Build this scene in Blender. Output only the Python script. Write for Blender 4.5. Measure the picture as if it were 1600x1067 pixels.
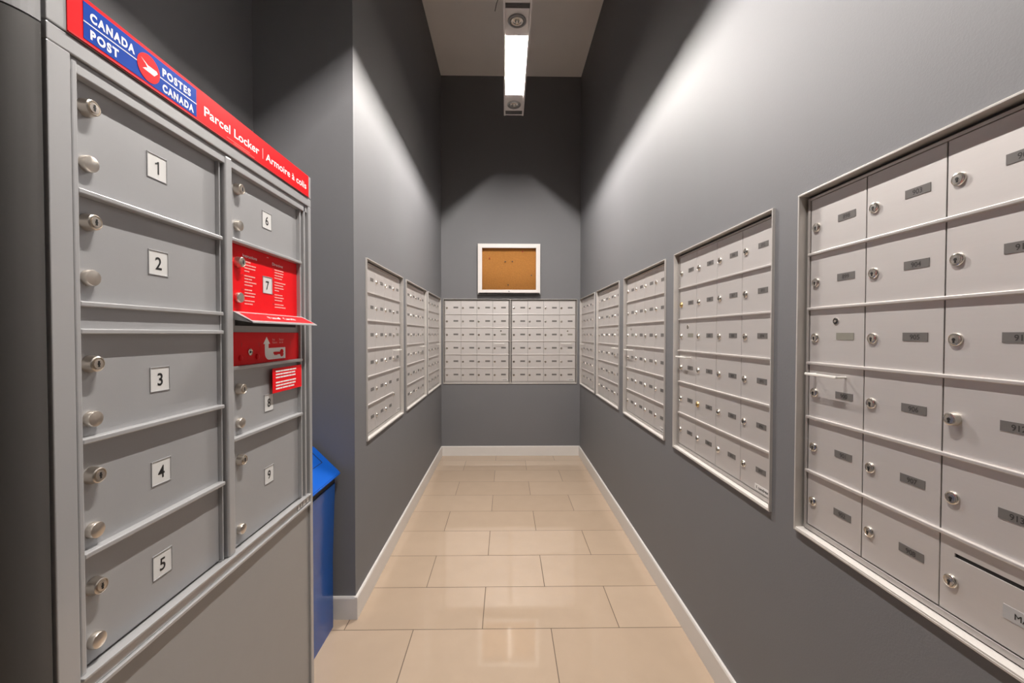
import bpy, bmesh, math
from mathutils import Vector, Matrix

for o in list(bpy.data.objects):
    bpy.data.objects.remove(o)
SC = bpy.context.scene
COL = SC.collection

# ------------------------------------------------------------------ camera
FPX, YAW, PITCH, ROLL, CAMH = 649.58, 0.0151, 0.0180, 0.0014, 1.2802
fw = Vector((math.sin(YAW)*math.cos(PITCH), math.cos(YAW)*math.cos(PITCH), -math.sin(PITCH)))
rt = Vector((math.cos(YAW), -math.sin(YAW), 0))
up = rt.cross(fw)
r2 = math.cos(ROLL)*rt + math.sin(ROLL)*up
u2 = -math.sin(ROLL)*rt + math.cos(ROLL)*up
cam = bpy.data.objects.new('camera', bpy.data.cameras.new('camera'))
COL.objects.link(cam)
cam.data.sensor_width = 36.0
cam.data.lens = FPX/1600*36.0
cam.data.clip_start = 0.02
m = Matrix((r2, u2, -fw)).transposed().to_4x4()
m.translation = Vector((0, 0, CAMH))
cam.matrix_world = m
SC.camera = cam

# ------------------------------------------------------------------ world, exposure
SC.view_settings.view_transform = 'Standard'
SC.view_settings.look = 'None'
SC.view_settings.gamma = 1.0
SC.view_settings.use_curve_mapping = False
SC.view_settings.exposure = 0.0
w = bpy.data.worlds.new('world'); SC.world = w; w.use_nodes = True
w.node_tree.nodes['Background'].inputs[0].default_value = (1, 0.95, 0.9, 1)
w.node_tree.nodes['Background'].inputs[1].default_value = 0.05
TUBE_STRENGTH = 2150.0          # fluorescent tubes in the ceiling luminaire

# room numbers (metres)
XL, XR, ZB, ZC = -0.6749, 0.7822, 4.364, 3.9555
YF, XA, YN = 1.862, -1.1121, -2.4        # recess face, recess side wall, wall behind the camera
PT, PB, PW = 1.647, 0.758, 0.7106        # mailbox banks: top, bottom, width

# ------------------------------------------------------------------ materials
def new_mat(name):
    m = bpy.data.materials.new(name); m.use_nodes = True
    nt = m.node_tree
    return m, nt, nt.nodes['Principled BSDF']

def mat(name, col, rough=0.5, metal=0.0, emit=0.0, noise=0.0, nscale=40.0, bump=0.0, bscale=200.0,
        coat=0.0, rnoise=0.0, stretch=(1, 1, 1), spec=0.5, trans=0.0, alpha=1.0):
    m, nt, b = new_mat(name)
    b.inputs['Base Color'].default_value = (*col, 1)
    b.inputs['Roughness'].default_value = rough
    b.inputs['Metallic'].default_value = metal
    b.inputs['Coat Weight'].default_value = coat
    b.inputs['Specular IOR Level'].default_value = spec
    b.inputs['Transmission Weight'].default_value = trans
    if emit:
        b.inputs['Emission Color'].default_value = (*col, 1)
        b.inputs['Emission Strength'].default_value = emit
    tc = nt.nodes.new('ShaderNodeTexCoord')
    mp = nt.nodes.new('ShaderNodeMapping'); mp.inputs['Scale'].default_value = stretch
    nt.links.new(tc.outputs['Object'], mp.inputs['Vector'])
    if noise or rnoise:
        n = nt.nodes.new('ShaderNodeTexNoise'); n.inputs['Scale'].default_value = nscale
        n.inputs['Detail'].default_value = 6
        nt.links.new(mp.outputs[0], n.inputs['Vector'])
        if noise:
            mx = nt.nodes.new('ShaderNodeMix'); mx.data_type = 'RGBA'
            mx.inputs[6].default_value = (*[c*(1-noise) for c in col], 1)
            mx.inputs[7].default_value = (*[min(1, c*(1+noise)) for c in col], 1)
            nt.links.new(n.outputs['Fac'], mx.inputs[0])
            nt.links.new(mx.outputs[2], b.inputs['Base Color'])
        if rnoise:
            mr = nt.nodes.new('ShaderNodeMapRange')
            mr.inputs[3].default_value = rough-rnoise; mr.inputs[4].default_value = rough+rnoise
            nt.links.new(n.outputs['Fac'], mr.inputs[0]); nt.links.new(mr.outputs[0], b.inputs['Roughness'])
    if bump:
        n2 = nt.nodes.new('ShaderNodeTexNoise'); n2.inputs['Scale'].default_value = bscale
        n2.inputs['Detail'].default_value = 3
        nt.links.new(mp.outputs[0], n2.inputs['Vector'])
        bp = nt.nodes.new('ShaderNodeBump'); bp.inputs['Strength'].default_value = bump
        bp.inputs['Distance'].default_value = 0.002
        nt.links.new(n2.outputs['Fac'], bp.inputs['Height'])
        nt.links.new(bp.outputs[0], b.inputs['Normal'])
    return m

M = {}
M['wall'] = mat('grey_wall_paint', (0.145, 0.145, 0.154), 0.66, bump=0.12, bscale=260, noise=0.04, nscale=3, spec=0.9)
M['ceiling'] = mat('ceiling_paint', (0.85, 0.80, 0.76), 0.8, noise=0.04, nscale=4, bump=0.1)
M['white_trim'] = mat('white_baseboard_paint', (0.70, 0.67, 0.64), 0.35, noise=0.02, nscale=12)
M['door_alu'] = mat('anodised_aluminium_door', (0.65, 0.62, 0.605), 0.55, metal=0.68, noise=0.03, nscale=8, rnoise=0.04, stretch=(1, 1, 30))
M['frame_alu'] = mat('aluminium_frame', (0.62, 0.59, 0.56), 0.38, metal=0.4, noise=0.03, nscale=10)
M['sill_alu_lit'] = mat('aluminium_sill_lit', (0.66, 0.63, 0.60), 0.5, metal=0.2, noise=0.03, nscale=10)  # frame aluminium made lighter: light caught on the sill is in the colour
M['frame_inner_shaded'] = mat('aluminium_inner_frame_shaded', (0.47, 0.44, 0.42), 0.35, metal=0.5, noise=0.03, nscale=10)  # frame aluminium made darker: the shade inside the trim is in the colour
M['rail_alu'] = mat('aluminium_rail', (0.60, 0.565, 0.545), 0.42, metal=0.5, noise=0.02, nscale=10)
M['gap_shade'] = mat('gap_shade', (0.04, 0.036, 0.034), 0.7, noise=0.1)  # dark colour stands in for shade in the frame and door gaps
M['chrome'] = mat('lock_chrome', (0.72, 0.68, 0.62), 0.22, metal=1.0, noise=0.03, nscale=60)
M['brass'] = mat('lock_brass', (0.70, 0.50, 0.22), 0.28, metal=1.0, noise=0.03, nscale=60)
M['black'] = mat('black', (0.012, 0.011, 0.011), 0.6, noise=0.1)
M['tag'] = mat('number_plate_grey', (0.155, 0.145, 0.138), 0.5, metal=0.2, noise=0.05, nscale=60)
M['tag_blank'] = mat('blank_plate_grey', (0.27, 0.26, 0.22), 0.5, metal=0.2, noise=0.05, nscale=60)
M['tag_ink'] = mat('engraved_ink', (0.03, 0.026, 0.025), 0.7, noise=0.05)
M['handle'] = mat('white_enamel', (0.78, 0.76, 0.72), 0.3, noise=0.02)
M['sticker'] = mat('white_sticker', (0.72, 0.70, 0.68), 0.5, noise=0.02)
M['locker'] = mat('silver_locker_paint', (0.38, 0.38, 0.387), 0.42, metal=0.25, noise=0.03, nscale=14, bump=0.05, bscale=500)
M['locker_edge'] = mat('silver_locker_extrusion', (0.46, 0.46, 0.466), 0.33, metal=0.35, noise=0.03, nscale=14)
M['locker_dark'] = mat('dark_bronze_post', (0.10, 0.096, 0.092), 0.45, metal=0.3, noise=0.03, nscale=14)
M['locker_base'] = mat('silver_locker_base_panel', (0.34, 0.335, 0.33), 0.45, metal=0.25, noise=0.03, nscale=14)
M['knob'] = mat('brushed_nickel_knob', (0.66, 0.60, 0.53), 0.30, metal=1.0, noise=0.04, nscale=60)
M['red'] = mat('red_vinyl', (0.76, 0.009, 0.014), 0.38, spec=0.1, noise=0.03, nscale=20)
M['red_dark'] = mat('red_relief', (0.50, 0.008, 0.012), 0.4, noise=0.03, nscale=20)
M['blue'] = mat('blue_vinyl', (0.004, 0.052, 0.36), 0.38, spec=0.08, noise=0.03, nscale=20)
M['white'] = mat('white_vinyl', (0.88, 0.87, 0.86), 0.4, noise=0.01)
M['card_grey'] = mat('grey_card', (0.42, 0.41, 0.41), 0.5, noise=0.02)
M['card'] = mat('number_card', (0.66, 0.655, 0.64), 0.5, noise=0.01)
M['pink'] = mat('faint_print', (0.85, 0.42, 0.38), 0.5, noise=0.02)
M['ink'] = mat('black_print', (0.01, 0.01, 0.01), 0.5, noise=0.05)
M['bin'] = mat('blue_bin_plastic', (0.002, 0.07, 0.32), 0.16, noise=0.04, nscale=20, spec=0.6)
M['bin_lid'] = mat('blue_bin_lid_plastic', (0.002, 0.10, 0.52), 0.4, spec=0.3, noise=0.04, nscale=20)
M['cork'] = mat('cork', (0.56, 0.235, 0.055), 0.85, noise=0.22, nscale=90, bump=0.4, bscale=300)
M['board_frame'] = mat('white_aluminium_frame', (0.80, 0.76, 0.73), 0.35, noise=0.02)
M['lamp_white'] = mat('luminaire_white', (0.62, 0.58, 0.56), 0.4, noise=0.02)
M['lamp_grey'] = mat('luminaire_grey', (0.25, 0.24, 0.235), 0.4, metal=0.3, noise=0.03)
M['reflector'] = mat('luminaire_reflector', (0.62, 0.615, 0.61), 0.35, noise=0.01)
M['tube'] = mat('fluorescent_tube', (1.0, 0.945, 0.89), 0.5, emit=TUBE_STRENGTH)
M['wire'] = mat('dark_wire', (0.10, 0.085, 0.075), 0.6, noise=0.05)

def glass():
    """thin pane: see-through with a fresnel-weighted sharp reflection"""
    m = bpy.data.materials.new('clear_glass'); m.use_nodes = True
    nt = m.node_tree; N = nt.nodes; N.clear()
    out = N.new('ShaderNodeOutputMaterial'); mx = N.new('ShaderNodeMixShader')
    tr = N.new('ShaderNodeBsdfTransparent'); gl = N.new('ShaderNodeBsdfGlossy'); fr = N.new('ShaderNodeFresnel')
    tr.inputs[0].default_value = (0.97, 0.98, 0.97, 1); gl.inputs['Roughness'].default_value = 0.02
    fr.inputs[0].default_value = 1.45
    nt.links.new(fr.outputs[0], mx.inputs[0]); nt.links.new(tr.outputs[0], mx.inputs[1]); nt.links.new(gl.outputs[0], mx.inputs[2])
    nt.links.new(mx.outputs[0], out.inputs[0])
    return m
M['glass'] = glass()

def tile_mat():
    m, nt, b = new_mat('beige_porcelain_tile')
    N = nt.nodes; K = nt.links
    g = N.new('ShaderNodeNewGeometry')
    mp = N.new('ShaderNodeMapping')
    # joints of the courses fall on y = 4.1839 - 0.3k, offset every other course
    mp.inputs['Location'].default_value = (0.1, 0.0161+0.3, 0)
    K.new(g.outputs['Position'], mp.inputs['Vector'])
    br = N.new('ShaderNodeTexBrick')
    br.offset = 0.5; br.offset_frequency = 2; br.squash = 1.0
    br.inputs['Scale'].default_value = 1.0
    br.inputs['Brick Width'].default_value = 0.597
    br.inputs['Row Height'].default_value = 0.3
    br.inputs['Mortar Size'].default_value = 0.0019
    br.inputs['Mortar Smooth'].default_value = 0.2
    br.inputs['Bias'].default_value = 0.0
    br.inputs['Color1'].default_value = (0.455, 0.345, 0.25, 1)
    br.inputs['Color2'].default_value = (0.49, 0.375, 0.275, 1)
    br.inputs['Mortar'].default_value = (0.09, 0.055, 0.03, 1)
    K.new(mp.outputs[0], br.inputs['Vector'])
    n = N.new('ShaderNodeTexNoise'); n.inputs['Scale'].default_value = 9; n.inputs['Detail'].default_value = 8
    K.new(g.outputs['Position'], n.inputs['Vector'])
    mr = N.new('ShaderNodeMapRange'); mr.inputs[3].default_value = 0.95; mr.inputs[4].default_value = 1.05
    K.new(n.outputs['Fac'], mr.inputs[0])
    vm = N.new('ShaderNodeVectorMath'); vm.operation = 'SCALE'
    K.new(br.outputs['Color'], vm.inputs[0]); K.new(mr.outputs[0], vm.inputs['Scale'])
    K.new(vm.outputs[0], b.inputs['Base Color'])
    rr = N.new('ShaderNodeMapRange'); rr.inputs[3].default_value = 0.05; rr.inputs[4].default_value = 0.6
    K.new(br.outputs['Fac'], rr.inputs[0]); K.new(rr.outputs[0], b.inputs['Roughness'])
    b.inputs['Specular IOR Level'].default_value = 0.75
    bp = N.new('ShaderNodeBump'); bp.invert = True; bp.inputs['Strength'].default_value = 0.3
    bp.inputs['Distance'].default_value = 0.001
    K.new(br.outputs['Fac'], bp.inputs['Height']); K.new(bp.outputs[0], b.inputs['Normal'])
    return m
M['tile'] = tile_mat()

# ------------------------------------------------------------------ mesh helper
class MB:
    """collects shapes into one mesh; local frame: x right, -y towards the viewer, z up"""
    def __init__(s): s.bm = bmesh.new(); s.mats = []
    def mi(s, m):
        m = M[m]
        if m not in s.mats: s.mats.append(m)
        return s.mats.index(m)
    def box(s, x0, x1, y0, y1, z0, z1, m, bev=0.0, seg=2):
        v = [s.bm.verts.new(p) for p in ((x0,y0,z0),(x1,y0,z0),(x1,y1,z0),(x0,y1,z0),(x0,y0,z1),(x1,y0,z1),(x1,y1,z1),(x0,y1,z1))]
        k = s.mi(m)
        fs = [s.bm.faces.new([v[i] for i in q]) for q in ((0,1,5,4),(1,2,6,5),(2,3,7,6),(3,0,4,7),(4,5,6,7),(3,2,1,0))]
        for f in fs: f.material_index = k
        if bev:
            es = list({e for f in fs for e in f.edges})
            r = bmesh.ops.bevel(s.bm, geom=es, offset=bev, segments=seg, affect='EDGES', profile=0.5)
            for f in r['faces']: f.material_index = k
        return s
    def ring(s, x0, x1, z0, z1, t, y0, y1, m, bev=0.0, tb=None, tt=None):
        tb = t if tb is None else tb; tt = t if tt is None else tt
        s.box(x0, x0+t, y0, y1, z0, z1, m, bev); s.box(x1-t, x1, y0, y1, z0, z1, m, bev)
        s.box(x0+t, x1-t, y0, y1, z1-tt, z1, m, bev); s.box(x0+t, x1-t, y0, y1, z0, z0+tb, m, bev)
        return s
    def prism(s, pts, a0, a1, m, axis='z'):
        """pts 2-D outline; axis z: (x,y), axis y: (x,z), axis x: (y,z)"""
        k = s.mi(m)
        def P(p, a):
            return {'z': (p[0], p[1], a), 'y': (p[0], a, p[1]), 'x': (a, p[0], p[1])}[axis]
        A = [s.bm.verts.new(P(p, a0)) for p in pts]; B = [s.bm.verts.new(P(p, a1)) for p in pts]
        n = len(pts)
        fs = [s.bm.faces.new(A), s.bm.faces.new(list(reversed(B)))]
        for i in range(n): fs.append(s.bm.faces.new((A[i], B[i], B[(i+1) % n], A[(i+1) % n])))
        for f in fs: f.material_index = k
        bmesh.ops.recalc_face_normals(s.bm, faces=fs)
        return s
    def lathe(s, prof, c, m, seg=24, axis='y'):
        """prof [(r, h)], h measured towards the viewer (-y) (or up for axis z)"""
        k = s.mi(m); rings = []
        for r, h in prof:
            R = []
            for i in range(seg):
                a = 2*math.pi*i/seg
                if axis == 'y': p = (c[0]+r*math.cos(a), c[1]-h, c[2]+r*math.sin(a))
                elif axis == 'z': p = (c[0]+r*math.cos(a), c[1]+r*math.sin(a), c[2]+h)
                else: p = (c[0]+h, c[1]+r*math.cos(a), c[2]+r*math.sin(a))
                R.append(s.bm.verts.new(p))
            rings.append(R)
        fs = []
        for A, B in zip(rings, rings[1:]):
            for i in range(seg):
                f = s.bm.faces.new((A[i], A[(i+1) % seg], B[(i+1) % seg], B[i])); f.smooth = True; fs.append(f)
        fs.append(s.bm.faces.new(rings[0])); fs.append(s.bm.faces.new(rings[-1]))
        for f in fs: f.material_index = k
        bmesh.ops.recalc_face_normals(s.bm, faces=fs)
        return s
    def tube(s, pts, r, m, seg=8):
        k = s.mi(m); rings = []
        pts = [Vector(p) for p in pts]
        for i, p in enumerate(pts):
            d = (pts[min(i+1, len(pts)-1)]-pts[max(i-1, 0)]).normalized()
            a = Vector((0, 0, 1)) if abs(d.z) < 0.9 else Vector((1, 0, 0))
            u = d.cross(a).normalized(); v = d.cross(u)
            rings.append([s.bm.verts.new(p+r*(u*math.cos(2*math.pi*j/seg)+v*math.sin(2*math.pi*j/seg))) for j in range(seg)])
        fs = []
        for A, B in zip(rings, rings[1:]):
            for i in range(seg):
                f = s.bm.faces.new((A[i], A[(i+1) % seg], B[(i+1) % seg], B[i])); f.smooth = True; fs.append(f)
        fs.append(s.bm.faces.new(rings[0])); fs.append(s.bm.faces.new(rings[-1]))
        for f in fs: f.material_index = k
        bmesh.ops.recalc_face_normals(s.bm, faces=fs)
        return s
    def text(s, txt, x, z, y, h, m, width=None, bold=0.0, align='CENTER', sx=1.0, depth=0.0003, spacing=1.0):
        """capital height h, baseline-centred on z; width fits the run to a given length"""
        cu = bpy.data.curves.new('t', 'FONT'); cu.body = txt; cu.size = 1.0
        cu.offset = bold; cu.extrude = 0.0; cu.resolution_u = 5; cu.space_character = spacing
        ob = bpy.data.objects.new('t', cu)
        me = ob.to_mesh()
        xs = [v.co.x for v in me.vertices]
        if not xs: return s
        x0, x1 = min(xs), max(xs)
        sc = h/0.729
        fx = sc*sx if width is None else width/(x1-x0)
        off = {'CENTER': -(x0+x1)/2, 'LEFT': -x0, 'RIGHT': -x1}[align]
        k = s.mi(m); vs = [s.bm.verts.new((x+(v.co.x+off)*fx, y-depth, z-h/2+v.co.y*sc)) for v in me.vertices]
        for p in me.polygons:
            try: f = s.bm.faces.new([vs[i] for i in p.vertices]); f.material_index = k
            except ValueError: pass
        ob.to_mesh_clear(); bpy.data.objects.remove(ob); bpy.data.curves.remove(cu)
        return s
    def plate(s, pts, y, m):
        k = s.mi(m)
        f = s.bm.faces.new([s.bm.verts.new((p[0], y, p[1])) for p in pts]); f.material_index = k
        f.normal_update()
        if f.normal.y > 0: f.normal_flip()
        return s
    def mesh(s, name):
        for ed in s.bm.edges:
            if len(ed.link_faces) == 2 and ed.calc_face_angle(0) > 0.6: ed.smooth = False
        me = bpy.data.meshes.new(name); s.bm.to_mesh(me); s.bm.free()
        for m in s.mats: me.materials.append(m)
        return me
    def build(s, name, parent=None, loc=(0, 0, 0)):
        return put(name, s.mesh(name), parent, loc)

def put(name, me, parent=None, loc=(0, 0, 0)):
    o = bpy.data.objects.new(name, me); COL.objects.link(o); o.location = loc
    if parent: o.parent = parent
    return o
def thing(name, label, cat, loc=(0, 0, 0), rz=0.0, group=None):
    o = bpy.data.objects.new(name, None); COL.objects.link(o); o.empty_display_size = 0.05
    o.location = loc; o.rotation_euler = (0, 0, rz)
    o['label'] = label; o['category'] = cat
    if group: o['group'] = group
    return o
def structure(o, label):
    o['kind'] = 'structure'; o['label'] = label; o['category'] = o.name.split('_')[0].split('.')[0]
    return o

# ------------------------------------------------------------------ room shell
def wall_with_holes(name, u0, u1, z0, z1, holes, thick, place):
    """grid of cells in (u,z) with the holes left open; place(u, t, z) -> xyz, t = depth into the wall"""
    us = sorted({u0, u1, *[h[0] for h in holes], *[h[1] for h in holes]})
    zs = sorted({z0, z1, *[h[2] for h in holes], *[h[3] for h in holes]})
    def solid(i, j):
        if i < 0 or j < 0 or i >= len(us)-1 or j >= len(zs)-1: return False
        u = (us[i]+us[i+1])/2; z = (zs[j]+zs[j+1])/2
        return not any(h[0] < u < h[1] and h[2] < z < h[3] for h in holes)
    b = MB(); k = b.mi('wall'); cache = {}
    def V(i, t, j):
        key = (i, t, j)
        if key not in cache: cache[key] = b.bm.verts.new(place(us[i], t*thick, zs[j]))
        return cache[key]
    for i in range(len(us)-1):
        for j in range(len(zs)-1):
            if not solid(i, j): continue
            b.bm.faces.new((V(i,0,j), V(i+1,0,j), V(i+1,0,j+1), V(i,0,j+1)))
            b.bm.faces.new((V(i,1,j), V(i,1,j+1), V(i+1,1,j+1), V(i+1,1,j)))
            if not solid(i-1, j): b.bm.faces.new((V(i,0,j), V(i,0,j+1), V(i,1,j+1), V(i,1,j)))
            if not solid(i+1, j): b.bm.faces.new((V(i+1,0,j), V(i+1,1,j), V(i+1,1,j+1), V(i+1,0,j+1)))
            if not solid(i, j-1): b.bm.faces.new((V(i,0,j), V(i,1,j), V(i+1,1,j), V(i+1,0,j)))
            if not solid(i, j+1): b.bm.faces.new((V(i,0,j+1), V(i+1,0,j+1), V(i+1,1,j+1), V(i,1,j+1)))
    bmesh.ops.recalc_face_normals(b.bm, faces=b.bm.faces[:])
    return b.build(name)

# bank positions: start of the bank along the wall (far end on the right wall, near end on the left)
RIGHT = [4.3435, 3.5574, 2.7309, 1.9121, 1.0976]
LEFT = [2.0154, 2.8177, 3.5959]
BACK = [-0.6550, 0.0475]
BW = 0.7025                                  # the two banks on the end wall butt together
T = 0.15
e = 0.002
o = wall_with_holes('wall_right', YN-T, ZB+T, 0, ZC, [(y-PW+e, y-e, PB+e, PT-e) for y in RIGHT], T, lambda u, t, z: (XR+t, u, z))
structure(o, 'long charcoal grey painted wall on the right with five mailbox banks let into it')
o = wall_with_holes('wall_left', YF, ZB+T, 0, ZC, [(y+e, y+PW-e, PB+e, PT-e) for y in LEFT], T, lambda u, t, z: (XL-t, u, z))
structure(o, 'charcoal grey painted wall on the left beyond the corner, holding three mailbox banks')
o = wall_with_holes('wall_end', XL, XR, 0, ZC, [(BACK[0]+e, BACK[1]+BW-e, PB+e, PT-e)], T, lambda u, t, z: (u, ZB+t, z))
structure(o, 'charcoal grey wall at the far end of the corridor')
o = wall_with_holes('wall_recess_front', XA-T, XL-T, 0, ZC, [], T, lambda u, t, z: (u, YF+t, z))
structure(o, 'dark grey wall face beside the corner behind the blue recycling bin')
o = wall_with_holes('wall_recess_side', YN-T, YF, 0, ZC, [], T, lambda u, t, z: (XA-t, u, z))
structure(o, 'dark grey side wall behind the parcel locker')
o = wall_with_holes('wall_behind', XA, XR, 0, ZC, [], T, lambda u, t, z: (u, YN-t, z))
structure(o, 'grey wall behind the viewer')
o = MB().box(XA-T, XR+T, YN-T, ZB+T, -0.1, 0, 'tile').build('floor')
structure(o, 'polished beige rectangular floor tiles laid in running bond')
o = MB().box(XA-T, XR+T, YN-T, ZB+T, ZC, ZC+0.1, 'ceiling').build('ceiling')
structure(o, 'plain taupe ceiling high above the corridor')

def skirting(name, a, b_, n, label):
    """baseboard from a to b_ (xy), n = direction into the room, 12 mm thick, 101 mm tall with an eased top"""
    a = Vector((*a, 0)); b2 = Vector((*b_, 0)); n = Vector((*n, 0))
    prof = [(0, 0.0), (0.012, 0.0), (0.012, 0.094), (0.009, 0.101), (0, 0.101)]
    b = MB(); k = b.mi('white_trim')
    A = [b.bm.verts.new(a+n*p+Vector((0, 0, z))) for p, z in prof]
    B = [b.bm.verts.new(b2+n*p+Vector((0, 0, z))) for p, z in prof]
    for i in range(5): b.bm.faces.new((A[i], B[i], B[(i+1) % 5], A[(i+1) % 5]))
    b.bm.faces.new(A); b.bm.faces.new(list(reversed(B)))
    bmesh.ops.recalc_face_normals(b.bm, faces=b.bm.faces[:])
    return structure(b.build(name), label)
skirting('baseboard_right', (XR, YN), (XR, ZB), (-1, 0), 'white baseboard along the right wall')
skirting('baseboard_left', (XL, YF-0.012), (XL, ZB), (1, 0), 'white baseboard along the left wall beyond the corner')
skirting('baseboard_end', (XL+0.012, ZB), (XR-0.012, ZB), (0, -1), 'white baseboard along the end wall')
skirting('baseboard_recess', (XA+0.012, YF), (XL, YF), (0, -1), 'short white baseboard behind the blue bin')
skirting('baseboard_recess_side', (XA, YN), (XA, YF), (1, 0), 'white baseboard behind the parcel locker')

# ------------------------------------------------------------------ linear ceiling luminaire
LX, LZ = 0.0625, 3.05
LY0, LY1 = 0.25, 3.405
HW = 0.079
def luminaire():
    t = thing('linear_luminaire', 'long white suspended light channel with glowing tubes and small spots over the corridor', 'ceiling light', (LX, 0, LZ))
    H = 0.105
    b = MB()
    for s in (-1, 1): b.box(min(s*HW, s*(HW-0.012)), max(s*HW, s*(HW-0.012)), LY0, LY1, 0, H, 'lamp_white', 0.0015)
    b.box(-HW+0.012, HW-0.012, LY0, LY1, H-0.008, H, 'lamp_white')
    for y0, y1 in ((LY0, LY0+0.012), (LY1-0.012, LY1)): b.box(-HW+0.012, HW-0.012, y0, y1, 0.004, H-0.008, 'lamp_white')
    b.build('housing', t)
    mod = [(2.522, 3.125), (0.62, 1.223)]
    ends = []
    for a, c in mod:
        r = MB()                               # white reflector tray above the tubes
        r.box(-HW+0.013, HW-0.013, a, c, 0.082, 0.086, 'reflector')
        for y0, y1 in ((a-0.003, a), (c, c+0.003)): r.box(-HW+0.0125, HW-0.0125, y0, y1, 0.02, 0.082, 'reflector')
        for s in (-1, 1): r.prism([(s*(HW-0.013), 0.03), (s*(HW-0.013), 0.082), (s*(HW-0.03), 0.082)], a, c, 'reflector', 'y')
        r.build('reflector', t)
        u = MB().lathe([(0.008, 0), (0.008, c-a-0.05)], (0, a+0.025, 0.060), 'tube', 16, 'y')
        for v in u.bm.verts: v.co.y = 2*(a+0.025)-v.co.y
        bmesh.ops.reverse_faces(u.bm, faces=u.bm.faces[:])
        uo = u.build('fluorescent_tube', t)
        for yy in (a+0.003, c-0.023): MB().box(-0.010, 0.010, yy, yy+0.02, 0.048, 0.080, 'lamp_white', 0.001).build('tube_socket', uo)
        for sy, yc in ((1, c+0.135), (-1, a-0.128)):
            # spot plate, gimbal ring, bulb, grey louvre
            p = MB()
            y0, y1 = yc-0.09, yc+0.09
            if sy > 0: y0 = c+0.004
            else: y1 = a-0.004
            p.box(-HW+0.012, HW-0.012, y0, y1, 0.012, 0.016, 'lamp_white')
            po = p.build('spot_plate', t)
            ro = MB().lathe([(0.052, 0.010), (0.052, 0.004), (0.047, 0.0), (0.042, 0.002), (0.038, 0.011)], (0, yc, 0), 'lamp_grey', 32, 'z').build('spot_ring', po)
            MB().lathe([(0.037, 0.011), (0.034, 0.0045), (0.024, 0.003), (0.0235, 0.0085), (0.014, 0.009), (0.012, 0.003), (0.004, -0.004)], (0, yc, 0), 'chrome', 32, 'z').build('spot_lamp', po)
            g = MB()
            ya = y1 if sy > 0 else y0
            yb = ya + sy*0.045
            g.box(-HW+0.012, HW-0.012, min(ya, yb), max(ya, yb), 0.02, 0.026, 'lamp_grey')
            for q in range(4):
                yy = min(ya, yb)+0.005+q*0.011
                g.box(-HW+0.012, HW-0.012, yy, yy+0.002, 0.006, 0.02, 'lamp_grey')
            g.build('louvre', t)
            ends.append((min(ya, yb), max(ya, yb)))
    ends.sort()
    gaps = [(LY0+0.012, ends[0][0]), (ends[1][1], ends[2][0])]
    for a, c in gaps:
        if c-a > 0.01: MB().box(-HW+0.0125, HW-0.0125, a+0.001, c-0.001, 0.004, 0.008, 'lamp_white').build('cover_plate', t)
    for y in (0.55, 1.89, 3.23):
        MB().tube([(0, y, H-0.002), (0, y, ZC-LZ)], 0.0018, 'wire').build('suspension_cable', t)
    MB().tube([(-HW, 2.27, 0.05), (-HW-0.012, 2.28, 0.052), (-HW-0.026, 2.285, 0.045), (-HW-0.036, 2.30, 0.03), (-HW-0.045, 2.33, 0.012)], 0.0022, 'wire').build('loose_wire', t)
luminaire()

# ------------------------------------------------------------------ mailbox banks
ROWH, BORD, BBOT = 0.1408, 0.0213, 0.025
G = 0.0011                                      # half the gap between doors
DY = 0.013                                      # door face behind the wall plane
def rowz(r): return BBOT + (5-r)*ROWH           # bottom of row r (0 = top) above the bank's base
_doors = {}
def door_mesh(w, h, kind='plain'):
    key = (round(w, 4), round(h, 4), kind)
    if key in _doors: return _doors[key]
    b = MB()
    if kind == 'slot':
        # plate with a real mail slot: four boxes round the opening
        z0, z1 = h-0.0375, h-0.0300
        b.box(G, w-G, DY, DY+0.003, 0.0008, z0, 'door_alu'); b.box(G, w-G, DY, DY+0.003, z1, h-0.0008, 'door_alu')
        b.box(G, 0.025, DY, DY+0.003, z0, z1, 'door_alu'); b.box(w-0.012, w-G, DY, DY+0.003, z0, z1, 'door_alu')
        b.box(0.025, w-0.012, DY+0.0025, DY+0.003, z0, z1, 'black')
    else:
        b.box(G, w-G, DY, DY+0.003, 0.0008, h-0.0008, 'door_alu', 0.0006, 1)
    _doors[key] = b.mesh('mailbox_door')
    return _doors[key]
def lock_mesh(metal, far=False, proud=0.0):
    b = MB(); p = proud
    sg = 12 if far else 28
    b.lathe([(0.0122, 0.0), (0.0122, 0.0015+p*0.6), (0.0108, 0.0036+p), (0.0092, 0.0042+p), (0.0086, 0.0032+p), (0.0080, 0.0032+p), (0.0074, 0.0046+p), (0.0030, 0.0048+p)], (0, 0, 0), metal, sg)
    b.lathe([(0.0030, 0.0046+p), (0.0028, 0.0052+p)], (0, 0, 0), 'black', 10)
    b.box(-0.0012, 0.0012, -0.0054-p, -0.0044-p, -0.0062, 0.0005, 'black')
    return b.mesh('lock')
LOCKS = {(m_, f, pr): lock_mesh(m_, f, pr) for m_, f, pr in (('chrome', False, 0), ('chrome', True, 0), ('brass', False, 0.001), ('brass', True, 0), ('chrome', False, 0.006))}
def plate_mesh(txt='', mt='tag', near=False):
    b = MB()
    b.box(-0.0250, 0.0250, -0.0008, 0, -0.0083, 0.0083, mt)
    if txt: b.text(txt, 0, 0, -0.0008, 0.0098, 'tag_ink', bold=0.012, depth=0.0002)
    return b.mesh('number_plate')
PLATE = plate_mesh(); PLATE_BLANK = plate_mesh('', 'tag_blank')

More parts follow.
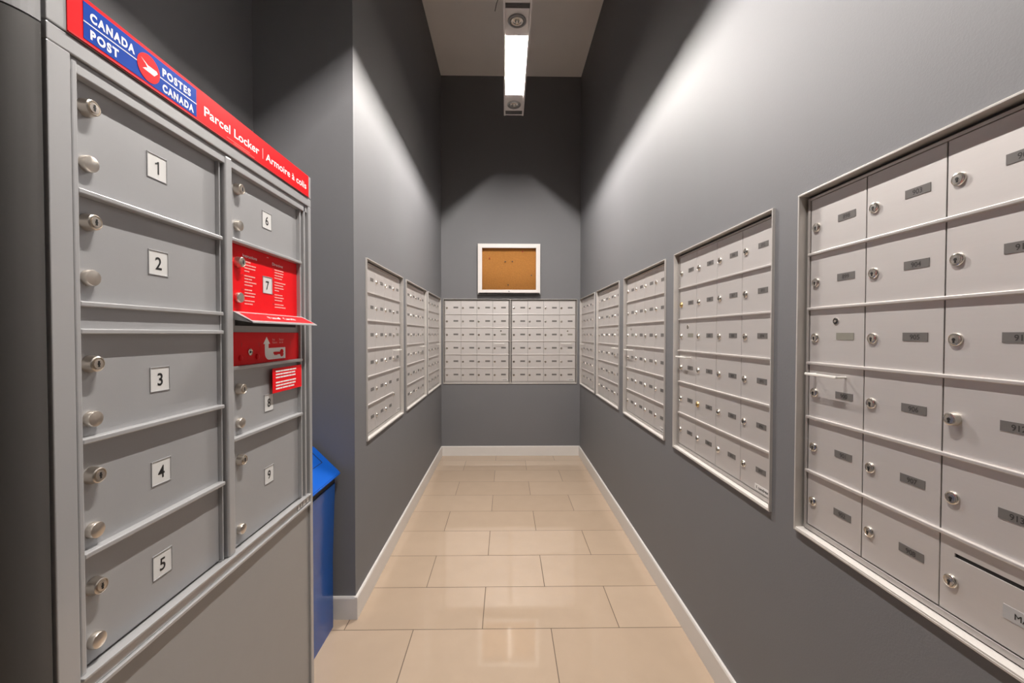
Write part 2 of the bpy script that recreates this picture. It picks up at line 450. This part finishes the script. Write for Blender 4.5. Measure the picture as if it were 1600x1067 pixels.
def bank(name_label, loc, rz, width=PW, handle=0, numbers=None, sticker=None, far=True, special=None, brass=(), tall=None, slot=None, proud=()):
    t = thing('mailbox_bank', name_label, 'mailboxes', loc, rz, 'built-in mailbox banks')
    H = PT-PB; bord = BORD if width > 0.705 else 0.0175
    cw = (width-2*bord)/4
    b = MB()
    # outer trim ring standing proud of the wall, then the stepped inner frame of the unit
    b.ring(0, width, 0, H, 0.0048, -0.008, 0.03, 'frame_alu', 0.0008)
    b.ring(0.0048, width-0.0048, 0.0048, H-0.0048, 0.0062, 0.022, 0.03, 'gap_shade', tt=0.010)  # filler ring with the gap's shade in its colour
    b.ring(0.0110, width-0.0110, 0.0110, H-0.0125, bord-0.0122, 0.0115, 0.03, 'frame_inner_shaded', 0.0010, tb=BBOT-0.0130, tt=0.0065)
    b.box(0.0050, width-0.0050, -0.0070, 0.0200, 0.0045, 0.0085, 'sill_alu_lit', 0.0006)
    b.build('frame', t)
    MB().box(0.0100, width-0.0100, 0.0172, 0.09, 0.0100, H-0.0100, 'gap_shade').build('cabinet_body', t)
    rb = MB()
    rb.box(0, cw*4+0.006, DY-0.0065, DY+0.002, -0.0036, 0.0036, 'rail_alu', 0.0016, 2)
    rail = rb.mesh('rail')
    for r in range(1, 6):
        if tall is not None and r == 5:
            q = MB(); q.box(0, cw*3+0.003, DY-0.0065, DY+0.002, -0.0036, 0.0036, 'rail_alu', 0.0016, 2)
            put('rail', q.mesh('rail'), t, (bord-0.003, 0, rowz(r-1)))
        else:
            put('rail', rail, t, (bord-0.003, 0, rowz(r-1)))
    for c in range(4):
        for r in range(6):
            x = bord + c*cw; z = rowz(r); h = ROWH; lz = h*0.47; pz = h*0.5
            if tall == c and r == 5: continue
            if tall == c and r == 4: z = rowz(5); h = 2*ROWH; lz = h*0.46; pz = h*0.73
            kind = 'slot' if slot == (r, c) else 'plain'
            d = put('mailbox_door', door_mesh(cw, h, kind), t, (x, 0, z))
            metal = 'brass' if (r, c) in brass else 'chrome'
            if kind == 'slot': lz = 0.058
            pr = 0.006 if (r, c) in proud else (0.001 if metal == 'brass' and not far else 0)
            L = LOCKS[(metal, far, pr)]
            lo = put('lock', L, d, (0.0202, DY, lz))
            if metal == 'brass': lo['label'] = 'brass coloured lock'
            pm = PLATE; px = 0.1135
            if (r, c) == (2, handle): pm = PLATE_BLANK
            elif numbers: pm = plate_mesh(numbers[c][r])
            if kind == 'slot':
                pm = MB().box(-0.03, 0.03, -0.0008, 0, -0.011, 0.011, 'card_grey').text('MAIL', 0, 0, -0.0008, 0.010, 'ink').mesh('number_plate')
                px = 0.128; pz = 0.058
            put('number_plate', pm, d, (px*cw/0.167, DY, pz))
            if (r, c) == (2, handle):
                k = MB()
                k.lathe([(0.0085, 0), (0.0085, 0.0012), (0.0072, 0.0016), (0.0070, 0.0006)], (0, 0, 0), 'chrome', 20)
                k.lathe([(0.0068, 0.0004), (0.0066, 0.0010)], (0, 0, 0), 'black', 20)
                k.lathe([(0.0036, 0.0008), (0.0032, 0.0028)], (0, 0, 0), 'chrome', 14)
                k.build('master_lock', d, (0.086, DY, h-0.034))
            if (r, c) == (3, handle):
                hm = MB(); y0 = DY; y1 = DY-0.027
                for s in (0.023, 0.117):
                    hm.tube([(s, y0+0.001, 0), (s, y1+0.004, 0)], 0.0026, 'handle', 10)
                hm.box(0.019, 0.121, y1, y1+0.005, -0.0032, 0.0032, 'handle', 0.0015)
                hm.build('pull_handle', d, (0, 0, h-0.026))
    if sticker is not None:
        s = MB(); s.box(0, 0.074, DY-0.0006, DY, 0, 0.018, 'sticker')
        s.text('E', 0.009, 0.009, DY-0.0006, 0.0085, 'ink', bold=0.03)
        s.text('cendrex', 0.0175, 0.0095, DY-0.0006, 0.0105, 'ink', bold=0.02, align='LEFT', width=0.050)
        so = s.build('maker_sticker', t, (bord+cw*4-0.082, 0, BBOT+0.006))
        so['label'] = 'small white sticker at the bottom corner'
    return t

def nums(start, blankcol):
    out = []; n = start
    for c in range(4):
        col = []
        for r in range(6):
            if c == blankcol and r == 2: col.append(''); continue
            col.append(str(n)); n += 1
        out.append(col)
    return out
P2 = math.pi/2
z0 = PB
lab = ['farthest mailbox bank on the right wall, tucked into the end corner',
       'second mailbox bank from the end on the right wall',
       'middle one of the five mailbox banks on the right wall',
       'second nearest mailbox bank on the right wall, with two brass coloured locks',
       'nearest mailbox bank on the right wall, with a black mail slot at the bottom']
bank(lab[0], (XR, RIGHT[0], z0), -P2, handle=0)
bank(lab[1], (XR, RIGHT[1], z0), -P2, handle=3)
bank(lab[2], (XR, RIGHT[2], z0), -P2, handle=0, sticker=1)
bank(lab[3], (XR, RIGHT[3], z0), -P2, handle=0, sticker=1, far=False, numbers=nums(875, 0), brass=((1, 0), (4, 1)))
bank(lab[4], (XR, RIGHT[4], z0), -P2, handle=0, far=False, numbers=nums(898, 0), slot=(5, 2), proud=((3, 2),))
bank('nearest mailbox bank on the left wall beside the corner, with one double height door', (XL, LEFT[0], z0), P2, handle=3, tall=3, sticker=1)
bank('middle of the three mailbox banks on the left wall', (XL, LEFT[1], z0), P2, handle=3)
bank('farthest mailbox bank on the left wall, narrowest in view next to the end wall', (XL, LEFT[2], z0), P2, handle=3)
bank('left one of the two mailbox banks on the end wall below the cork board', (BACK[0], ZB, z0), 0, width=BW, handle=3, sticker=1)
bank('right one of the two mailbox banks on the end wall below the cork board', (BACK[1], ZB, z0), 0, width=BW, handle=3, sticker=1)

# ------------------------------------------------------------------ cork bulletin board
def board():
    x0, x1, zb, zt = -0.2896, 0.3569, 1.6915, 2.2129
    w, h = x1-x0, zt-zb
    t = thing('bulletin_board', 'orange cork bulletin board in a white aluminium frame above the end wall mailboxes', 'bulletin board', (x0, ZB, zb))
    b = MB()
    b.ring(0, w, 0, h, 0.014, -0.052, 0, 'board_frame', 0.001)
    b.box(0.004, w-0.004, -0.052, -0.002, 0.0, 0.012, 'lamp_grey')
    b.build('frame', t)
    d = MB(); d.ring(0.014, w-0.014, 0.016, h-0.014, 0.030, -0.058, -0.040, 'board_frame', 0.0015)
    dd = d.build('hinged_door', t)
    MB().box(0.040, w-0.040, -0.050, -0.046, 0.042, h-0.040, 'glass').build('glass_pane', dd)
    MB().lathe([(0.006, 0), (0.006, 0.003), (0.003, 0.004)], (w/2, -0.058, 0.030), 'lamp_grey', 14).build('lock', dd)
    c = MB(); c.box(0.014, w-0.014, -0.014, -0.002, 0.014, h-0.014, 'cork')
    co = c.build('cork_panel', t)
    for px, pz in ((-0.1687, 2.07), (-0.0056, 2.0342), (0.0676, 2.0345), (0.174, 2.1378), (0.2679, 1.8924), (0.0246, 1.7918)):
        MB().lathe([(0.0045, 0), (0.004, 0.006), (0.0065, 0.008), (0.006, 0.011)], (px-x0, -0.014, pz-zb), 'red_dark' if pz > 2.05 else 'wire', 10).build('push_pin', co)
board()

# ------------------------------------------------------------------ parcel locker
def locker():
    t = thing('parcel_locker', 'tall silver parcel locker with nine numbered doors and a red postal header, at the left', 'parcel locker', (-0.6, 0.5587, 0), P2)
    W = 0.7367; ZT = 1.690
    DP = 0.018
    # housing
    b = MB()
    b.prism([(-0.002, 0.024), (W-0.003, 0.024), (W-0.003, 0.50), (-0.062, 0.50), (-0.062, 0.070), (-0.002, 0.070)], 0.02, ZT-0.001, 'locker_base', 'z')
    b.build('housing', t)
    # rounded dark corner post at the near end
    def arc(off=0.0):
        c = (-0.0035, 0.063); r = 0.060
        pts = [(c[0]-(r-off)*math.sin(a), c[1]-(r-off)*math.cos(a)) for a in [i*P2/14 for i in range(15)]]
        return pts + [(-0.0655+off, 0.069), (-0.0035, 0.069)]
    b = MB(); b.prism(arc(), 0.0, ZT-0.008, 'locker_dark', 'z')
    for f in b.bm.faces:
        if len(f.verts) == 4: f.smooth = True
    o = b.build('corner_post', t); o['label'] = 'rounded dark post on the near corner'
    # frame: left stile, right stile, head, foot
    b = MB()
    b.box(0, 0.0300, 0, 0.024, 0.0, ZT-0.024, 'locker_edge', 0.0015)
    b.box(W-0.017, W, 0, 0.024, 0.0, ZT-0.024, 'locker_edge', 0.0015)
    b.box(0, W, 0, 0.024, ZT-0.0235, ZT, 'locker_edge', 0.0015)
    b.box(0.0305, W-0.0175, 0.001, 0.024, 0.7655, 0.786, 'locker_edge', 0.002)
    b.box(0.0305, W-0.0175, -0.004, 0.010, 0.786, 0.7905, 'locker_edge', 0.001)
    b.box(0.0305, W-0.0175, -0.004, 0.004, 0.7585, 0.7650, 'locker_edge', 0.001)
    b.build('frame', t)
    # inner stiles
    b = MB(); b.box(0.0335, 0.0420, 0.003, 0.024, 0.7905, 1.664, 'locker_edge', 0.002); b.build('stile', t)
    b = MB(); b.box(0.3490, 0.3720, 0.002, 0.024, 0.7905, 1.664, 'locker_edge', 0.004, 3); b.build('centre_stile', t)
    b = MB(); b.box(0.3400, 0.3440, 0.010, 0.024, 0.7905, 1.664, 'locker_edge', 0.001); b.build('stile', t)
    b = MB(); b.box(0.6830, 0.6900, 0.008, 0.024, 0.7905, 1.664, 'locker_edge', 0.001)
    b.box(0.6990, 0.7080, 0.004, 0.024, 0.7905, 1.664, 'locker_edge', 0.0015); b.build('stile', t)
    b = MB(); b.box(0.0305, W-0.0175, 0.004, 0.024, 1.646, 1.6655, 'locker', 0.001); b.build('head_strip', t)
    # plain panel below the doors, with a worn sticker on the foot rail
    b = MB(); b.box(0.0305, W-0.0175, 0.006, 0.023, 0.03, 0.7580, 'locker_base', 0.001); b.build('lower_panel', t)
    b = MB()
    b.box(0.640, 0.712, 0.0002, 0.0012, 0.7685, 0.7835, 'lamp_grey')
    for i, (a, c) in enumerate(((0.643, 0.655), (0.660, 0.668), (0.674, 0.689), (0.695, 0.708))): b.box(a, c, -0.0002, 0.0004, 0.7700+0.001*(i % 2), 0.7815, 'sticker')
    o = b.build('worn_sticker', t); o['label'] = 'worn and scratched label on the foot rail'
    # shared small parts
    lk = MB()
    lk.lathe([(0.0128, 0), (0.0128, 0.003), (0.0118, 0.008), (0.0112, 0.0125), (0.0098, 0.0135), (0.0090, 0.0118), (0.0075, 0.0118), (0.0070, 0.0142), (0.0040, 0.0144)], (0, 0, 0), 'knob', 32)
    lk.box(-0.0012, 0.0012, -0.0149, -0.0140, -0.0045, 0.0045, 'black')
    lk.lathe([(0.0022, 0.0142), (0.0020, 0.0148)], (0, 0, 0), 'black', 12)
    lk = lk.mesh('lock')
    kb = MB()
    kb.lathe([(0.0118, 0), (0.0120, 0.003), (0.0120, 0.0075), (0.0110, 0.0092), (0.0060, 0.0104), (0.0015, 0.0108)], (0, 0, 0), 'knob', 32)
    kb = kb.mesh('knob')
    def label(n, parent, x, z):
        b = MB()
        hw, hh = 0.0200, 0.0205
        # sunken frame round the white number card
        b.box(-hw, hw, -0.0002, 0, -hh, hh, 'card')
        b.ring(-hw-0.0014, hw+0.0014, -hh-0.0014, hh+0.0014, 0.0014, -0.0012, 0, 'locker', 0.0003)
        if n == 1: b.plate([(0.0008, -0.0112), (0.0040, -0.0112), (0.0040, 0.0112), (0.0014, 0.0112), (-0.0008, 0.0088), (-0.0045, 0.0072), (-0.0045, 0.0044), (0.0008, 0.0064)], -0.0005, 'ink')
        else: b.text(str(n), 0.0, 0.0, -0.0002, 0.0225, 'ink', bold=0.013, sx=0.95)
        return b.build('number_label', parent, (x, DP, z))
    def pdoor(n, x0, x1, z0, z1, lz, kz, labz, m='locker'):
        b = MB(); b.box(0, x1-x0, DP, DP+0.004, 0, z1-z0, m, 0.0008, 1)
        d = b.build('locker_door', t, (x0, 0, z0))
        lx = 0.067-0.032 if x0 < 0.2 else 0.410-x0
        for zz, me, nm in ((lz, lk, 'lock'), (kz, kb, 'knob')):
            put(nm, me, d, (lx, DP, zz-z0))
        lb = 0.1925 if x0 < 0.2 else 0.5310
        if n == 8: lb = 0.533
        label(n, d, lb-x0, labz-z0)
        return d
    rails = [(0, 1.4835), (0, 1.3225), (0, 1.2830), (0, 1.1240), (0, 0.9580), (1, 1.4900), (1, 1.2025), (1, 1.0420)]
    m0 = MB().box(0, 0.300, 0.004, DP+0.002, -0.004, 0.004, 'locker_edge', 0.0016).mesh('rail')
    m1 = MB().box(0, 0.314, 0.004, DP+0.002, -0.004, 0.004, 'locker_edge', 0.0016).mesh('rail')
    for c, z in rails: put('rail', (m0, m1)[c], t, (0.0425, 0.3725)[c] and ((0.0425, 0, z) if c == 0 else (0.3725, 0, z)))
    C1 = (0.032, 0.340)
    pdoor(1, *C1, 1.4880, 1.646, 1.6109, 1.5294, 1.5735)
    pdoor(2, *C1, 1.3265, 1.4800, 1.4439, 1.3622, 1.4051)
    pdoor(3, *C1, 1.1275, 1.2795, 1.2349, 1.1532, 1.1992)
    pdoor(4, *C1, 0.9615, 1.1205, 1.0689, 0.9865, 1.0332)
    pdoor(5, *C1, 0.7905, 0.9545, 0.9022, 0.8200, 0.8666)
    MB().box(C1[0], C1[1], 0.012, DP+0.004, 1.2870, 1.3185, 'locker').build('spacer_strip', t)
    C2 = (0.3755, 0.6825)
    pdoor(6, *C2, 1.4940, 1.646, 1.6112, 1.5279, 1.5720)
    d7 = pdoor(7, *C2, 1.3290, 1.4860, 1.4444, 1.3633, 1.4057, 'red')
    pdoor(8, *C2, 1.0455, 1.1985, 1.1524, 1.0735, 1.1010)
    pdoor(9, *C2, 0.7905, 1.0385, 0.9879, 0.8265, 0.9129)
    d7['label'] = 'red door with white instruction print'
    # printed instructions on the red door
    b = MB(); ox, oz = C2[0], 1.3290
    b.text('Instructions', 0.4300-ox, 1.4650-oz, DP, 0.0075, 'white', width=0.056, align='LEFT', bold=0.01)
    b.text('Directives', 0.5540-ox, 1.4650-oz, DP, 0.0075, 'white', width=0.052, align='LEFT', bold=0.01)
    b.plate([(0.526-ox, 1.4765-oz), (0.538-ox, 1.4765-oz), (0.534-ox, 1.4790-oz)], DP-0.0003, 'pink')
    def lines(x, z, pat):
        for grp in pat:
            b.lathe([(0.0028, 0.0), (0.0028, 0.0003)], (x-0.0065-ox, DP, z-oz), 'red_dark', 10)
            for wd in grp:
                xx = x-ox
                segs = [0.34, 0.24, 0.42] if wd > 0.03 else [0.55, 0.45]
                for s_ in segs:
                    b.box(xx, xx+wd*s_-0.0012, DP-0.0004, DP-0.0001, z-0.0015-oz, z+0.0013-oz, 'pink'); xx += wd*s_
                z -= 0.0073
            z -= 0.0040
    lines(0.4360, 1.4510, [(0.025, 0.047, 0.044, 0.020), (0.043, 0.030, 0.048, 0.032), (0.030, 0.044, 0.040), (0.040, 0.032)])
    lines(0.5640, 1.4510, [(0.046, 0.046, 0.043, 0.038), (0.056, 0.044, 0.046, 0.022), (0.040, 0.046, 0.038), (0.045, 0.056)])
    b.build('instruction_print', d7)
    # outgoing mail hood with slot under the red door
    b = MB()
    zt = 1.3275
    b.prism([(DP, zt+0.003), (DP-0.010, zt+0.003), (-0.036, zt-0.0205), (-0.036, zt-0.0235), (DP-0.012, zt-0.001), (DP, zt-0.001)], 0.3780, 0.6930, 'locker_edge', 'x')
    for x in (0.3780, 0.6910): b.prism([(DP, zt), (DP-0.012, zt), (-0.034, zt-0.020), (-0.030, zt-0.022), (DP, zt-0.014)], x, x+0.002, 'locker_edge', 'x')
    ho = b.build('mail_slot_hood', t)
    b = MB()
    # red strip lying on the slope of the hood
    def slope(s): return (DP-0.010-(0.046)*s*1.0+0.0, zt+0.003-0.0235*s)
    y0, za = DP-0.0100-0.044*0.12, zt+0.0034-0.0235*0.12
    y1, zb_ = DP-0.0100-0.044*0.86, zt+0.0034-0.0235*0.86
    k = b.mi('red'); vs = [b.bm.verts.new(p) for p in ((0.386, y1, zb_), (0.687, y1, zb_), (0.681, y0, za), (0.392, y0, za))]
    b.bm.faces.new(vs).material_index = k
    bt = MB(); bt.text('Postes    Canada', 0, 0, 0, 0.0105, 'white', width=0.125, bold=0.01)
    bt.plate([(-0.020, -0.004), (-0.009, -0.003), (-0.013, 0.001), (-0.005, 0.0045), (-0.017, 0.003)], -0.0003, 'white')
    kk = b.mi('white'); mp_ = {}
    for v in bt.bm.verts:
        f_ = 0.5-v.co.z/0.034
        mp_[v] = b.bm.verts.new((0.540+v.co.x, y0+(y1-y0)*f_-0.0003, za+(zb_-za)*f_+0.0005))
    for f in bt.bm.faces: b.bm.faces.new([mp_[v] for v in f.verts]).material_index = kk
    bt.bm.free()
    b.build('hood_print', ho)
    b = MB(); b.box(0.3755, 0.6825, 0.0165, DP+0.004, 1.2835, 1.3240, 'locker')
    b.box(0.398, 0.670, 0.0160, 0.0165, 1.2985, 1.3225, 'black'); b.build('mail_slot', t)
    # red key return panel
    b = MB(); b.box(0.3755, 0.6825, 0.0140, DP+0.004, 1.2065, 1.2835, 'red', 0.0008, 1)
    kp = b.build('key_return_panel', t); kp['label'] = 'red panel with arrow and key symbol'
    b = MB(); y = 0.0137
    b.plate([(0.5095, 1.2330), (0.5095, 1.2540), (0.5030, 1.2540), (0.5180, 1.2725), (0.5330, 1.2540), (0.5262, 1.2540), (0.5262, 1.2430), (0.6080, 1.2430), (0.6080, 1.2130),
             (0.5260, 1.2130), (0.5190, 1.2150), (0.5130, 1.2200), (0.5100, 1.2260)], y, 'white')
    # key symbol
    pts = [(0.5890+0.0090*math.cos(a), 1.2280+0.0090*math.sin(a)) for a in [i*math.pi/10+math.pi*0.93 for i in range(-17, 1)]]
    b.plate([(0.5890+0.0098*math.cos(i*math.pi/12), 1.2282+0.0105*math.sin(i*math.pi/12)) for i in range(24)], y-0.0003, 'red')
    b.plate([(0.5960, 1.2300), (0.5995, 1.2300), (0.5995, 1.2262), (0.5960, 1.2262)], y-0.0005, 'white')
    b.plate([(0.5850, 1.2310), (0.5850, 1.2250), (0.5680, 1.2250), (0.5640, 1.2222), (0.5600, 1.2250), (0.5560, 1.2225), (0.5500, 1.2262), (0.5470, 1.2300), (0.5500, 1.2322), (0.5600, 1.2322)], y-0.0004, 'red')
    b.build('arrow_symbol', kp)
    b = MB()
    b.text('Key', 0.5440, 1.2650, y, 0.0058, 'pink', width=0.012, align='LEFT')
    b.text('Return', 0.5440, 1.2575, y, 0.0058, 'pink', width=0.022, align='LEFT')
    b.text('Retour', 0.5770, 1.2650, y, 0.0058, 'pink', width=0.022, align='LEFT')
    b.text('de cl\u00e9', 0.5770, 1.2575, y, 0.0058, 'pink', width=0.019, align='LEFT')
    for x in (0.4170, 0.4850, 0.6360): b.plate([(x-0.0009, 1.2480), (x+0.0009, 1.2480), (x+0.0009, 1.2590), (x-0.0009, 1.2590)], y, 'red_dark')
    b.build('key_return_print', kp)
    for x, z in ((0.412, 1.2230), (0.478, 1.2235)):
        MB().lathe([(0.0072, 0.0), (0.0062, 0.0024), (0.0030, 0.0034)], (x, 0.0140, z), 'red', 18).build('rivet', kp)
    b = MB(); b.lathe([(0.0085, 0), (0.0085, 0.002), (0.0070, 0.003), (0.0062, 0.0018), (0.0040, 0.0016)], (0.4480, 0.0140, 1.2360), 'chrome', 24)
    b.lathe([(0.0030, 0.0016), (0.0026, 0.0026)], (0.4480, 0.0140, 1.2360), 'black', 12); b.build('lock', kp)
    # red notice sticker, stuck askew over the corner of door 8
    b = MB(); y = 0.0068
    b.box(0.531, 0.6840, y, y+0.0006, 1.1240, 1.1890, 'red')
    zz = 1.1800
    for grp in ((0.108, 0.102, 0.104), (0.106, 0.104, 0.096)):
        for wd in grp:
            xx = 0.546
            for s_ in (0.22, 0.13, 0.3, 0.15, 0.2):
                b.box(xx, xx+wd*s_-0.0016, y-0.0004, y-0.0001, zz-0.0019, zz+0.0019, 'white'); xx += wd*s_
            zz -= 0.0082
        zz -= 0.0050
    o = b.build('notice_sticker', t); o['label'] = 'small red notice with white print'
    # header sign
    hb, ht = 1.6925, 1.7580
    b = MB()
    b.box(0.0, W, 0.0, 0.055, hb, ht, 'locker_edge', 0.0012)
    b.prism(arc(), hb-0.008, ht, 'locker_edge', 'z')
    hd = b.build('header', t)
    b = MB(); Y = -0.0012
    b.box(0.0255, W-0.0165, Y, 0.0, hb+0.0005, ht-0.0006, 'red')
    b.box(0.0255, W-0.0165, -0.0030, Y, hb+0.0005, hb+0.0020, 'red_dark')
    b.box(0.0470, 0.2625, Y-0.0004, Y, 1.6990, 1.7515, 'blue')
    Y -= 0.0004
    b.box(0.0470, 0.1340, Y-0.0003, Y, 1.7228, 1.7243, 'white'); b.box(0.1755, 0.2625, Y-0.0003, Y, 1.7228, 1.7243, 'white')
    b.text('CANADA', 0.0925, 1.7362, Y, 0.0128, 'white', width=0.072, bold=0.045, spacing=1.25)
    b.text('POST', 0.0565, 1.7110, Y, 0.0128, 'white', width=0.044, bold=0.045, spacing=1.25, align='LEFT')
    b.text('POSTES', 0.1825, 1.7362, Y, 0.0128, 'white', width=0.065, bold=0.045, spacing=1.25, align='LEFT')
    b.text('CANADA', 0.1825, 1.7098, Y, 0.0128, 'white', width=0.072, bold=0.045, spacing=1.25, align='LEFT')
    cx, cz = 0.1547, 1.7238
    b.lathe([(0.0222, 0), (0.0222, 0.0005)], (cx, Y, cz), 'red', 40)
    b.plate([(cx-0.0155, cz+0.0100), (cx-0.0020, cz+0.0040), (cx+0.0150, cz+0.0040), (cx+0.0175, cz+0.0010), (cx+0.0105, cz-0.0068), (cx-0.0125, cz-0.0060), (cx-0.0070, cz-0.0022), (cx-0.0030, cz-0.0008), (cx-0.0065, cz+0.0040)], Y-0.0008, 'white')
    Y += 0.0004
    b.text('Parcel Locker', 0.2830, 1.7228, Y, 0.0190, 'white', width=0.184, bold=0.016, align='LEFT')
    b.box(0.4818, 0.4830, Y-0.0003, Y, 1.7110, 1.7360, 'white')
    b.text('Armoire \u00e0 colis', 0.4950, 1.7228, Y, 0.0190, 'white', width=0.2100, bold=0.014, align='LEFT')
    for i, (a, c) in enumerate(((0.350, 0.430), (0.372, 0.448))):
        z = 1.7020-0.004*i+0.0
        b.box(a, c, Y-0.0003, Y, z, z+0.0006, 'pink')
    b.build('sign_face', hd)
locker()

# ------------------------------------------------------------------ blue recycling bin
def recycling_bin():
    x1 = -0.752; t = thing('recycling_bin', 'blue plastic recycling bin with a sloping hooded lid, standing behind the parcel locker', 'recycling bin', (x1, 1.40, 0))
    w, y1, y0 = 0.325, 0.415, -0.06
    b = MB()
    # slightly tapered body, narrower at the foot; local x from -w to 0
    k = b.mi('bin')
    def rect(x0, x1_, ya, yb, r, n=4):
        pts = []
        for cx_, cy_, a0 in ((x1_-r, yb-r, 0), (x0+r, yb-r, P2), (x0+r, ya+r, 2*P2), (x1_-r, ya+r, 3*P2)):
            for i in range(n+1): a = a0+i*P2/n; pts.append((cx_+r*math.cos(a), cy_+r*math.sin(a)))
        return pts
    lv = [(0.0, 0.0, 0.012), (0.30, 0.0, 0.010), (0.630, 0.008, 0.010)]
    rings = [[b.bm.verts.new((p[0], p[1], z)) for p in rect(-w, g-0.0, y0, y1+g, r)] for z, g, r in lv]
    n = len(rings[0])
    for A, B in zip(rings, rings[1:]):
        for i in range(n): b.bm.faces.new((A[i], A[(i+1) % n], B[(i+1) % n], B[i]))
    b.bm.faces.new(rings[0]); b.bm.faces.new(rings[-1])
    bmesh.ops.recalc_face_normals(b.bm, faces=b.bm.faces[:])
    b.build('body', t)
    MB().box(-w+0.01, 0.004, y0+0.01, y1+0.004, 0.630, 0.662, 'black').build('rim', t)  # black filler block: shade of the gap under the lid put into its colour
    b = MB()
    # hood lid, sloping up from the corridor side
    b.prism([(0.020, 0.658), (0.020, 0.668), (-0.095, 0.782), (-0.150, 0.800), (-w, 0.800), (-w, 0.658)], y0-0.01, y1+0.028, 'bin_lid', 'y')
    es = [e for e in b.bm.edges]
    bmesh.ops.bevel(b.bm, geom=es, offset=0.003, segments=2, affect='EDGES')
    for f in b.bm.faces: f.material_index = 0
    lid = b.build('lid', t)
    # flap opening in the slope
    b = MB()
    def P(s, y, o_=0.0006):
        x = 0.020-0.115*s; z = 0.668+0.114*s
        return (x+o_*0.7, y, z+o_*0.7)
    k = b.mi('black')
    for (s0, s1, ya, yb) in ((0.50, 0.515, 0.03, 0.395), (0.50, 0.95, 0.390, 0.395), (0.50, 0.95, 0.03, 0.035)):
        b.bm.faces.new([b.bm.verts.new(P(*q)) for q in ((s0, ya), (s0, yb), (s1, yb), (s1, ya))]).material_index = k
    b.build('flap_outline', lid)
recycling_bin()
